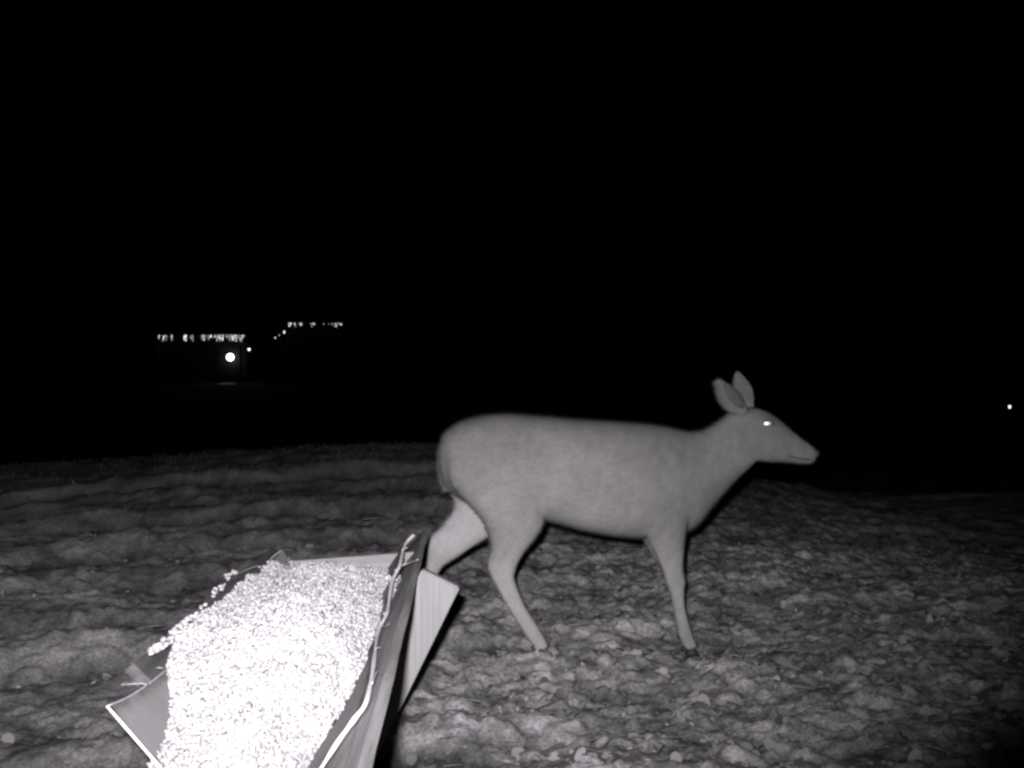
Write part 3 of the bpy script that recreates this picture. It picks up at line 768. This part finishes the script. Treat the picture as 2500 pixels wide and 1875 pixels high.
# wet walk in front of the door
bm = bmesh.new(); zz = GZH
for k in range(1):
    y0 = 79.7 - k * 1.3; x0 = HX(562) - .55
    q = [float(macro(np.array([x0]), np.array([yy_]))[0]) - .035 for yy_ in (y0 - 1.25, y0)]
    add_hexa(bm, [(x0, y0 - 1.25, q[0] - .1), (x0 + 1.1, y0 - 1.25, q[0] - .1), (x0 + 1.1, y0, q[1] - .1), (x0, y0, q[1] - .1),
                  (x0, y0 - 1.25, q[0] + .05), (x0 + 1.1, y0 - 1.25, q[0] + .05), (x0 + 1.1, y0, q[1] + .05), (x0, y0, q[1] + .05)])
walk = from_bm('walkway', bm, mat('damp paving', rough=0.35, spec=0.5, noise=((2, 2, 2), 4, 0.4, 0.5)))
tag(walk, 'damp paved walk in front of the distant porch', kind='structure')

def fixture(name, px, py, Y, r, m, label):
    L = empty(name, (HX(px, Y), Y, HZ(py, Y))); tag(L, label, 'lamp')
    bm = bmesh.new(); bmesh.ops.create_uvsphere(bm, u_segments=20, v_segments=14, radius=r); bmesh.ops.translate(bm, vec=L.location, verts=bm.verts)
    from_bm('globe', bm, m, L, True)
    bm = bmesh.new(); c = Vector(L.location)
    add_tube(bm, [c + Vector((0, 0, r * .93)), c + Vector((0, 0, r + .08)), c + Vector((0, .15, r + .14)), c + Vector((0, 80.58 - Y, r + .14))], [.07, .05, .03, .03], 8)
    from_bm('bracket', bm, M_wire, L, True)
    return L
fixture('porch_lamp', 562, 872, 80.22, 0.27, M_globe, 'bright round porch lamp under the eave of the distant house')
fixture('corner_lamp', 608, 853, 80.3, 0.10, M_globe2, 'small bright lamp at the corner of the distant porch')

def icicles(name, px0, px1, py, Y, label, fullness, drop):
    L = empty(name, (HX((px0 + px1) / 2, Y), Y, HZ(py, Y))); tag(L, label, 'string lights', 'icicle lights on the distant house')
    x = HX(px0, Y); x1 = HX(px1, Y); z = HZ(py, Y)
    bm = bmesh.new(); add_tube(bm, [(x, Y, z), (x1, Y, z)], .006, 5); from_bm('cable', bm, M_wire, L)
    bb, bd = bmesh.new(), bmesh.new(); i = 0
    while x < x1:
        i += 1
        if random.random() < fullness(x):
            ln = random.choice(drop); k = 0.0; tgt = bb if random.random() < 0.5 else bd
            while k < ln:
                if random.random() < 0.85:
                    bmesh.ops.create_icosphere(tgt, subdivisions=1, radius=random.uniform(.014, .026), matrix=Matrix.Translation((x + random.gauss(0, .02), Y + random.gauss(0, .02), z - .02 - k)))
                k += .06
        x += random.uniform(.09, .17)
    for b_, m_ in ((bb, M_bulb), (bd, M_bulb_dim)):
        o = from_bm('bulbs', b_, m_, L); o['kind'] = 'stuff'
icicles('icicle_light_string', 378, 598, 818, 79.95, 'row of icicle lights along the lower left eave', lambda x: (0.12 if vnoise(np.array([x * 1.3]), np.array([0.5]), 5)[0] < 0 else 0.6) if x < HX(490) else 0.72, (.2, .3, .38, .45))
icicles('icicle_light_string', 702, 843, 789, 80.22, 'shorter row of icicle lights along the higher right eave', lambda x: 0.16 if vnoise(np.array([x * 1.9]), np.array([0.5]), 9)[0] < 0.05 else 0.62, (.1, .16, .3))
L = empty('icicle_light_string', (HX(680), 80.3, HZ(815))); tag(L, 'few dim lights sloping down between the two lit eaves', 'string lights', 'icicle lights on the distant house')
bm = bmesh.new(); add_tube(bm, [(HX(668), 80.3, HZ(826)), (HX(692), 80.3, HZ(808)), (HX(702), 80.25, HZ(789))], .006, 5); from_bm('cable', bm, M_wire, L)
bm = bmesh.new()
for (x, y, r) in ((692, 809, .06), (692, 812, .055), (670, 824, .05), (680, 818, .03)):
    bmesh.ops.create_icosphere(bm, subdivisions=1, radius=r, matrix=Matrix.Translation((HX(x), 80.27, HZ(y))))
from_bm('bulbs', bm, M_bulb_dim, L)['kind'] = 'stuff'

# ------------------------------------------------------------------ garden light far right
Yp = 30.0; pc = P(2465, 993, Yp); gz = float(ground_z(np.array([pc.x]), np.array([Yp]))[0])
pl_ = empty('garden_light', (pc.x, Yp, gz)); tag(pl_, 'tiny lone garden light far off at the right edge', 'lamp')
bm = bmesh.new(); add_tube(bm, [(pc.x, Yp, gz - .1), (pc.x, Yp, pc.z - .05)], .012, 8); from_bm('stake', bm, M_wire, pl_)
bm = bmesh.new(); add_tube(bm, [(pc.x, Yp, pc.z - .045), (pc.x, Yp, pc.z), (pc.x, Yp, pc.z + .035)], [.02, .032, .026], 10); from_bm('lens', bm, M_globe2, pl_, True)
bm = bmesh.new(); add_tube(bm, [(pc.x, Yp, pc.z + .036), (pc.x, Yp, pc.z + .05), (pc.x, Yp, pc.z + .075)], [.05, .045, .01], 10); from_bm('cap', bm, M_wire, pl_, True)
